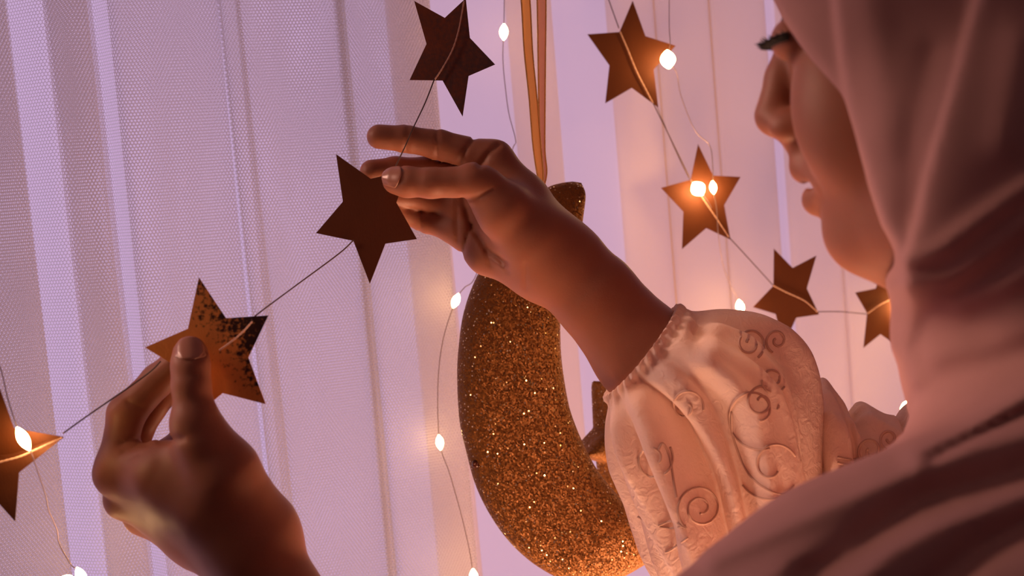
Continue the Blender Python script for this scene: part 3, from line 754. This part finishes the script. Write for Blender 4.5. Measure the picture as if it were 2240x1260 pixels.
def fore_disp(u, w):
    gather = math.exp(-((u-0.10)/0.16)**2)
    d = 0.0016*math.sin(34*w+3*math.sin(9*u))*math.exp(-((u-0.16)/0.13)**2)+0.0012*math.sin(48*w+2*math.sin(5*w))*math.exp(-((u-0.05)/0.07)**2)
    b = min(1, max(0, (u-0.24)/0.30))
    d += b*(0.0065*math.sin(5*w+gph[0]+2.0*u)+0.0045*math.sin(9*w+gph[1]-3*u)+0.002*math.sin(15*w+gph[2]+5*u)+0.0012*math.sin(23*w+20*u+gph[3]))
    # two deep folds facing the viewer, running down from the cuff
    for wc, dr, wid, dep in ((2.05, -0.15, 0.14, .030), (1.30, 0.25, 0.13, .026), (2.50, -0.05, .09, .012), (0.65, 0.2, .10, .008)):
        d -= dep*b*math.exp(-((w-(wc+dr*u))/wid)**2)*min(1, max(0.0, (1.08-u)/0.35))
    for uc, wc, hu, hw, a in ((.30, 0.75, .03, .5, .004), (.36, .7, .02, .4, -.004), (.42, 1.0, .03, .5, .003), (.62, 1.2, .03, .3, .002), (.7, 2.0, .03, .4, -.002)):
        d += a*math.exp(-((u-uc-0.05*(w-wc))/hu)**2-((w-wc)/hw)**2)
    return d
blouse_p = None
FV = loft(fore_secs, 150, 220, fore_disp)
def solid_sheet(V, th=0.0012):
    nu, nv = V.shape[:2]; return V.reshape(-1, 3), grid_faces(nu, nv, True)
sv, sf = solid_sheet(FV)
sleeve = obj('sleeve', sv, sf, M_BLOUSE, person)
up_secs = [((1775, 1000), (1800, 1250), .955, .040), ((1772, 862), (1800, 1230), .955, .050), ((1803, 838), (1830, 1210), .953, .055), ((1838, 872), (1850, 1200), .950, .050), ((1855, 905), (1880, 1200), .947, .046),
           ((1890, 886), (1920, 1190), .942, .056), ((1938, 903), (1980, 1180), .935, .052), ((1955, 925), (2000, 1170), .93, .050), ((1990, 893), (2050, 1150), .92, .056), ((2080, 860), (2150, 1120), .90, .06), ((2200, 850), (2260, 1100), .885, .062)]
def up_disp(u, w):
    return 0.0012*math.sin(26*u+2*math.sin(2*w)+1)+0.001*math.sin(41*u+3*w)+0.002*math.sin(6*w+9*u)+.0012*math.sin(13*w-25*u)-0.014*math.exp(-((u-0.30-0.04*(w-1.5))/0.035)**2)*math.exp(-((w-1.6)/1.0)**2)
UV_ = loft(up_secs, 120, 120, up_disp)
uv_, uf = solid_sheet(UV_)
obj('upper_sleeve', uv_, uf, M_BLOUSE, person)
# other arm's sleeve, below the picture
la = [LEL*0.55+P(690, 1440, .80)*0.45, LEL, LEL*.5+LSH*.5, LSH]
pth = catmull(la, 40); rr = np.interp(np.linspace(0, 1, 40), [0, .06, .3, .7, 1], [.040, .052, .066, .062, .060])+0.003*np.sin(np.arange(40)*0.9)
obj('other_sleeve', *tube(pth, rr, 40, False), M_BLOUSE, person)
# embroidered scrolls on the sleeve
def stick(poly, V, lift=0.0005):
    nu, nv = V.shape[:2]; w = np.linspace(0, 2*PI, nv, endpoint=False); front = V[:, (w > 0.02) & (w < PI-0.02)].reshape(-1, 3)
    fu, fv = proj(front); out = []
    for x, y in poly:
        q = (fu-x)**2+(fv-y)**2; i = np.argsort(q)[:5]; ww = 1/(q[i]+1.0); d = (front[i, 1]*ww).sum()/ww.sum()
        out.append(P(x, y, d-lift))
    out = np.array(out)
    if len(out) > 5:
        k = np.array([.25, .5, .25]); out[1:-1, 1] = .25*out[:-2, 1]+.5*out[1:-1, 1]+.25*out[2:, 1]
    return out
def scroll(cx, cy, r, turns, a0, sgn=1, tail=None):
    pts = []
    for t in np.linspace(0, 1, 46):
        w = a0+sgn*t*turns*2*PI; q = r*(1-0.80*t); pts.append((cx+q*math.cos(w), cy+q*math.sin(w)*1.05))
    if tail: pts = [tuple(x) for x in catmull(np.array([*tail, pts[0]]), 14)[:-1]]+pts
    return pts
emb = []
for s in (scroll(1428, 1005, 46, 1.4, -0.6, 1), scroll(1532, 1112, 52, 1.9, 2.2, 1, [(1440, 1150), (1470, 1140)]), scroll(1655, 905, 78, 1.0, 1.2, 1), scroll(1690, 1020, 76, 1.3, 2.6, -1),
          scroll(1640, 752, 34, 1.6, 1.0, -1), scroll(1690, 830, 30, 1.5, 0.5, 1), scroll(1500, 890, 40, 1.2, 0.2, -1), scroll(1700, 745, 26, 1.3, 2.0, 1), scroll(1665, 880, 40, 1.5, 0.4, -1),
          [(1395, 1130), (1430, 1150), (1470, 1155), (1500, 1150)], [(1445, 1215), (1480, 1195), (1505, 1175)], [(1440, 985), (1450, 970), (1465, 1000), (1475, 1060), (1480, 1090)], [(1600, 900), (1605, 960), (1640, 1040), (1700, 1080), (1740, 1070)]):
    s = catmull(np.array(s), max(30, len(s)*2))
    path = stick(s, FV)
    emb.append(tube(path, 0.0008, 6))
obj('embroidery', *join(emb), M_EMB, sleeve)
emb2 = []
for s in (scroll(1905, 985, 34, 1.5, 0.5, 1), scroll(1850, 1040, 28, 1.4, 2.0, -1), scroll(1945, 960, 24, 1.3, 1.0, 1), [(1832, 1000), (1860, 1005), (1890, 1002)], [(1832, 1012), (1860, 1018), (1890, 1014)]):
    emb2.append(tube(stick(catmull(np.array(s), 50), UV_), 0.0009, 6))
obj('embroidery', *join(emb2), M_EMB, bpy.data.objects['upper_sleeve'])

# ------------------------------------------------------------------ garland stars
def star(pts, d, mat, label, bulge=0.0003, tilt=(0, 0), th=0.0007, bend=None):
    """pts: ten outline points in photo pixels (tip, notch, tip ...); d depth of centre; tilt: metres of depth per pixel in x, y"""
    pts = np.array(pts, float); c = pts.mean(0)
    def pos(q, extra=0):
        dd = d+tilt[0]*(q[0]-c[0])+tilt[1]*(q[1]-c[1])+extra
        if bend is not None: dd += bend(q[0], q[1])
        return P(q[0], q[1], dd)
    rings = 5; V = [pos(c, -bulge)]
    for k in range(1, rings+1):
        s = k/rings
        # each edge split in four
        for i in range(10):
            for e in range(4):
                q = pts[i]*(1-e/4)+pts[(i+1) % 10]*e/4
                V.append(pos(c+(q-c)*s, -bulge*(1-s*s)))
    V = np.array(V); n = 40; F = [(0, 1+i, 1+(i+1) % n) for i in range(n)]
    for k in range(rings-1):
        for i in range(n):
            a = 1+k*n+i; b = 1+k*n+(i+1) % n; F.append((a, a+n, b+n, b))
    F = [f[::-1] for f in F]; m0 = len(V)
    Vb = V+np.array([0, th, 0]); F2 = [tuple(x+m0 for x in f[::-1]) for f in F]
    o0 = 1+(rings-1)*n
    side = [(o0+i, o0+(i+1) % n, o0+(i+1) % n+m0, o0+i+m0) for i in range(n)]
    Va = np.vstack([V, Vb]); o = obj('paper_star', Va, F+F2+side, mat, None, smooth=False)
    for p_ in o.data.polygons: p_.use_smooth = False
    tag(o, label, 'star', 'paper stars of the garlands')
    return pos
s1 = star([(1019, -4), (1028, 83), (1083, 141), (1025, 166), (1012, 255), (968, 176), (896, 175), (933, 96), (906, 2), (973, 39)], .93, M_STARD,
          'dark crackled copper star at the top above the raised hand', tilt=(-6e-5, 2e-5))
s2 = star([(735, 337), (811, 391), (893, 372), (867, 443), (912, 523), (843, 533), (809, 621), (773, 527), (691, 510), (750, 441)], .8915, M_STAR,
          'smooth dark copper star pinched between thumb and fingers of the raised hand', tilt=(-1e-5, 0))
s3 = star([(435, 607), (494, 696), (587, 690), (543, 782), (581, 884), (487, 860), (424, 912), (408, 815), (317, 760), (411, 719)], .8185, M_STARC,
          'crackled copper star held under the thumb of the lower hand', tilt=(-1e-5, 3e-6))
s4 = star([(-24, 785), (30, 937), (140, 956), (41, 1034), (33, 1141), (-22, 1080), (-115, 1120), (-80, 1010), (-155, 930), (-62, 925)], .80, M_STAR,
          'copper star lit by a bulb, cut off by the edge beside the lower hand', bend=lambda x, y: -0.010*abs((y-1000)+0.28*(x-0))/150)
s5 = star([(1384, 1), (1412, 79), (1478, 100), (1430, 152), (1440, 235), (1382, 192), (1324, 226), (1333, 143), (1285, 75), (1355, 70)], 1.17, M_STAR,
          'copper star with one glowing bulb at its point, between the ribbon and the face', tilt=(-4e-5, 0))
s6 = star([(1527, 315), (1560, 384), (1620, 387), (1584, 449), (1598, 524), (1545, 499), (1492, 545), (1495, 463), (1446, 411), (1511, 393)], 1.20, M_STAR,
          'copper star with two glowing bulbs on it, in front of the nose and lips')
s7 = star([(1693, 544), (1734, 586), (1786, 559), (1765, 631), (1792, 688), (1742, 695), (1714, 757), (1697, 687), (1647, 672), (1692, 625)], 1.225, M_STAR,
          'plain brown copper star hanging between the chin and the white sleeve')
s8 = star([(1932, 580), (1948, 631), (1984, 642), (1957, 700), (1990, 775), (1926, 731), (1889, 761), (1897, 685), (1871, 640), (1916, 631)], 1.265, M_STAR,
          'small copper star peeping out beneath the chin beside the scarf', tilt=(8e-5, 0))

# thread of each garland (thin cord), stitched over the stars
def strand(name, segs, label, wig=0.0):
    t = thing(name, W(P(*segs[0][1][0])), label, 'garland thread')
    for kind, pts in segs:
        path = catmull([P(*q) for q in pts], max(16, len(pts)*10))
        if kind == 'stitch':
            n = len(path); rr = 0.00038+0.00022*np.abs(np.sin(np.arange(n)*1.1))
            obj('stitching', *tube(path, rr, 6), M_STITCH, t)
        else:
            obj('cord', *tube(path, 0.00045, 6), M_THREAD, t)
    return t
def on(pos, x, y, k=0.0010): 
    q = pos(np.array([x, y], float)); return (x, y, q[1]-k-0.0016)
g1 = [('cord', [(1060, -260, .97), (1035, -120, .95), (1017, -3, .928)]),
      ('stitch', [on(s1, 1015, 2), on(s1, 1004, 63), on(s1, 990, 108), on(s1, 968, 149), on(s1, 951, 174)]),
      ('cord', [(950, 174, .928), (930, 225, .91), (903, 282, .893), (884, 325, .888), (872, 350, .889), (862, 375, .8895), (866, 395, .8895)]),
      ('cord', [(774, 525, .8905), (740, 556, .888), (640, 630, .86), (560, 690, .822), (552, 703, .8165)]),
      ('stitch', [on(s3, 552, 703), on(s3, 530, 727), on(s3, 505, 748), on(s3, 480, 766)]),
      ('cord', [(352, 790, .818), (330, 812, .817), (285, 845, .816), (240, 876, .813), (185, 914, .807), (138, 948, .797)]),
      ('stitch', [(138, 957, .7945), (112, 968, .7925), (75, 985, .791), (40, 1000, .790), (-5, 1012, .790), (-70, 1032, .790), (-130, 1060, .792)])]
strand('garland_thread', g1, 'thin brown thread carrying the four stars around both hands')
g2 = [('cord', [(1280, -150, 1.1870), (1330, -5, 1.1770), (1354, 62, 1.1670)]),
      ('stitch', [on(s5, 1356, 68), on(s5, 1372, 105), on(s5, 1390, 150), on(s5, 1410, 190), on(s5, 1429, 226)]),
      ('cord', [(1429, 226, 1.1650), (1480, 330, 1.1870), (1508, 388, 1.2000)]),
      ('stitch', [on(s6, 1510, 392), on(s6, 1540, 438), on(s6, 1562, 470), on(s6, 1594, 518)]),
      ('cord', [(1594, 518, 1.2020), (1640, 568, 1.2120), (1691, 624, 1.2250)]),
      ('stitch', [on(s7, 1691, 624), on(s7, 1720, 639), on(s7, 1760, 658), on(s7, 1788, 682)]),
      ('cord', [(1788, 682, 1.2270), (1840, 682, 1.2420), (1896, 687, 1.2640)]),
      ('stitch', [on(s8, 1897, 686), on(s8, 1930, 664), on(s8, 1978, 642)]),
      ('cord', [(1978, 642, 1.2670), (2030, 590, 1.2770), (2150, 500, 1.2970)])]
strand('garland_thread', g2, 'thin brown thread carrying the four stars between the ribbon and the scarf')

# ------------------------------------------------------------------ fairy lights
def droplet(c, r, L, ax):
    ax = np.array(ax)/np.linalg.norm(ax); t = np.linspace(0, 1, 11)
    return tube([c+ax*L*(q-0.5) for q in t], np.maximum(r*np.sin(PI*np.clip(t*0.97+0.015, 0, 1))**0.8, 0.0004), 12)
def lights(label, path, bulbs):
    c = thing('fairy_lights', W(P(*path[0])), label, 'fairy lights', 'warm fairy light strings')
    pp = catmull([P(*q) for q in path], len(path)*9)
    obj('wire', *tube(pp, 0.00036, 6), M_WIRE, c)
    for (x, y, d, r, L) in bulbs:
        b = P(x, y, d); i = np.argmin(np.linalg.norm(pp-b, axis=1)); ax = pp[min(i+1, len(pp)-1)]-pp[max(i-1, 0)]
        obj('bulb', *droplet(b, r, L, ax), M_BULB, c)
lights('fairy light wire hanging beside the gold ribbon and past the moon', [(1104, -260, 1.13), (1103, 0, 1.12), (1102, 70, 1.12), (1100, 130, 1.12), (1107, 205, 1.115), (1114, 252, 1.11), (1128, 308, 1.105), (1120, 330, 1.10), (1085, 450, 1.10), (1042, 600, 1.10), (1015, 630, 1.10), (997, 658, 1.10),
        (970, 740, 1.10), (958, 840, 1.10), (962, 968, 1.10), (985, 1040, 1.10), (1015, 1150, 1.10), (1034, 1252, 1.10), (1040, 1400, 1.10)],
       [(1102, 70, 1.12, .0034, .013), (997, 658, 1.10, .0032, .012), (962, 968, 1.10, .0030, .012), (1036, 1262, 1.10, .0034, .013)])
lights('fairy light wire curving down past the two upper stars near the face', [(1466, -260, 1.1780), (1464, 0, 1.1680), (1464, 60, 1.1580), (1466, 95, 1.1500), (1462, 130, 1.1460), (1480, 160, 1.1580), (1490, 210, 1.1680), (1520, 285, 1.1830), (1552, 318, 1.1930), (1559, 360, 1.1910), (1560, 410, 1.1860), (1568, 460, 1.1880), (1571, 510, 1.1930),
        (1582, 580, 1.2080), (1600, 630, 1.2180), (1613, 650, 1.2230), (1619, 672, 1.2230), (1640, 800, 1.2280), (1660, 1000, 1.2280)],
       [(1461, 130, 1.1420, .0062, .015), (1560, 410, 1.1840, .0030, .011), (1619, 672, 1.2230, .0036, .013)])
lights('short fairy light wire with its bulb in the middle of a star', [(1430, 215, 1.205), (1470, 312, 1.20), (1503, 382, 1.192), (1512, 394, 1.188), (1527, 413, 1.183), (1548, 440, 1.190), (1556, 455, 1.197)],
       [(1527, 413, 1.180, .0062, .013)])
lights('fairy light wire dangling over the star beside the lower hand', [(-60, 700, .80), (-5, 790, .795), (18, 875, .79), (38, 935, .786), (52, 962, .785), (68, 990, .787), (82, 1030, .80), (100, 1085, .82), (106, 1115, .83), (124, 1158, .84), (130, 1190, .845), (155, 1235, .85), (178, 1262, .85), (230, 1400, .86)],
       [(51, 960, .783, .0032, .0145), (178, 1262, .85, .0032, .013)])
lights('fairy light wire half hidden behind the neck of the scarf', [(2060, 300, 1.29), (2010, 560, 1.28), (1990, 668, 1.265), (1992, 780, 1.26), (1992, 896, 1.24), (1985, 985, 1.12), (1930, 1030, 1.06), (1850, 1005, 1.045), (1800, 1100, 1.06), (1790, 1320, 1.08)],
       [(1990, 668, 1.262, .0075, .015), (1992, 896, 1.235, .0085, .016), (1955, 1012, 1.075, .007, .015), (1862, 1006, 1.044, .007, .015)])  # last two bulbs are unseen, added to backlight the upper sleeve
lights('fairy light wire looping up from below behind the lower hand', [(60, 1500, .99), (100, 1380, .985), (152, 1266, .97), (210, 1400, .97), (400, 1480, .96), (570, 1360, .95), (520, 1235, .94), (420, 1180, .935), (335, 1152, .935), (268, 1120, .935)],
       [(152, 1268, .97, .0032, .013), (325, 1148, .93, .0085, .015)])

# ------------------------------------------------------------------ glitter moon, its ribbon and the little star
MD = 1.03
m_secs = [((1252, 397), (1272, 400)), ((1225, 401), (1281, 425)), ((1195, 412), (1278, 460)), ((1150, 450), (1270, 510)), ((1095, 515), (1252, 565)), ((1045, 600), (1235, 630)), ((1015, 680), (1227, 690)), ((1003, 760), (1226, 740)),
          ((1000, 830), (1230, 800)), ((1005, 920), (1242, 875)), ((1018, 980), (1255, 920)), ((1040, 1060), (1278, 975)), ((1075, 1130), (1305, 1025)), ((1120, 1190), (1340, 1070)), ((1180, 1240), (1370, 1103)),
          ((1250, 1272), (1400, 1140)), ((1330, 1272), (1425, 1172)), ((1400, 1240), (1440, 1200)), ((1436, 1214), (1444, 1206))]
nu, nv = 130, 48
A_ = catmull([[*a, 0] for a, b in m_secs], nu); B_ = catmull([[*b, 0] for a, b in m_secs], nu); V = []
for i in range(nu):
    a = P(A_[i][0], A_[i][1], MD); b = P(B_[i][0], B_[i][1], MD); c = (a+b)/2; e = (a-b)/2
    hw = np.linalg.norm(e); hd = min(0.021, 0.55*hw+0.001)*min(1, math.sqrt(max(1e-4, (i+0.3)/4)), math.sqrt(max(1e-4, (nu-1-i+0.3)/6)))
    for j in range(nv):
        w = 2*PI*j/nv; ca, sa = math.cos(w), math.sin(w); q = 0.72
        V.append(c+e*(abs(ca)**q*math.copysign(1, ca))+np.array([0, -1, 0])*hd*(abs(sa)**q*math.copysign(1, sa)))
moon = thing('moon_ornament', W(P(1120, 830, MD)), 'large gold glitter crescent moon hanging from a ribbon behind the raised hand', 'ornament')
F = [tuple(q) for q in grid_faces(nu, nv, True)]; F += [tuple(range(nv))[::-1], tuple(range((nu-1)*nv, nu*nv))]
obj('crescent', np.array(V), F, M_GLIT, moon)
sc = P(1041, 1015, MD-.0135)
obj('stud', *join([ball(sc, (.0030, .0025, .0030)), ball(sc+np.array([-.0012, -.0015, .001]), .0016, 8, 10), ball(sc+np.array([.002, -.001, -.001]), .0014, 8, 10)]), M_STUD, moon)
def band(left, right, d, n=50):
    L = catmull([P(x, y, d) for x, y in left], n); Rr = catmull([P(x, y, d+.002) for x, y in right], n); V = []
    m_ = 5
    for i in range(n):
        for j in range(m_):
            t = j/(m_-1); V.append(L[i]*(1-t)+Rr[i]*t+np.array([0, -.0008*math.sin(PI*t)+.0004*math.sin(i*.5), 0]))
    V = np.array(V); Vb = V+np.array([0, .0003, 0]); g = grid_faces(n, m_)
    F = [tuple(q) for q in g]+[tuple(int(k)+len(V) for k in q[::-1]) for q in g]
    return np.vstack([V, Vb]), F, L, Rr
rib = thing('hanging_ribbon', W(P(1185, 395, MD)), 'gold organza ribbon with shiny edges from which the moon hangs', 'ribbon')
for name, l, r, d in (('ribbon_strand', [(1105, -300), (1128, -120), (1140, 0), (1147, 115), (1157, 210), (1166, 320), (1177, 392), (1183, 408)], [(1124, -300), (1148, -120), (1159, 0), (1165, 115), (1174, 210), (1183, 320), (1188, 380), (1188, 406)], 1.012),
                      ('ribbon_strand', [(1166, -300), (1172, -120), (1175, 0), (1177, 130), (1179, 250), (1182, 330), (1188, 375), (1187, 404)], [(1186, -300), (1191, -120), (1194, 0), (1193, 130), (1192, 250), (1192, 330), (1196, 375), (1191, 406)], 1.022)):
    bv, bf, L, Rr = band(l, r, d)
    st = obj(name, bv, bf, M_RIB if d < 1.02 else M_RIB2, rib)
    for e in (L, Rr): obj('edge_cord', *tube(e+np.array([0, -.0008, 0]), 0.0006, 6), M_GOLD, st)
# little glitter star, turned half sideways
def star_field(c, rad, a0, yaw, th):
    ux = np.array([math.cos(yaw), math.sin(yaw), 0]); un = np.array([-math.sin(yaw), math.cos(yaw), 0]); uz = Z0
    pts = []
    for k in range(10):
        w = a0+k*PI/5; r = rad if k % 2 == 0 else rad*0.44
        pts.append((r*math.cos(w), r*math.sin(w)))
    def f(p):
        q = p-c; x = q @ ux; y = q @ uz; n = q @ un
        d2 = poly_sd(x, y, pts)+0.006
        return np.hypot(np.maximum(d2, 0), np.maximum(np.abs(n)-th, 0))+np.minimum(np.maximum(d2, np.abs(n)-th), 0)-0.006
    return f
lc = P(1352, 962, 1.105)
f = star_field(lc, 0.053, math.radians(116), math.radians(50), 0.006)
V, F = polygonize(f, lc-.058, lc+.058, 0.0012)
ls = thing('star_ornament', W(lc), 'small puffy gold glitter star between the moon and the cuff of the sleeve', 'ornament')
obj('star_body', V, F, M_GLIT, ls)
obj('hanging_cord', *tube([lc+Z0*.040+np.array([-.012, 0, 0]), lc+Z0*.06+np.array([-.012, 0, 0]), P(1300, 640, 1.075), P(1262, 500, 1.052)], .0004, 5), M_THREAD, ls)
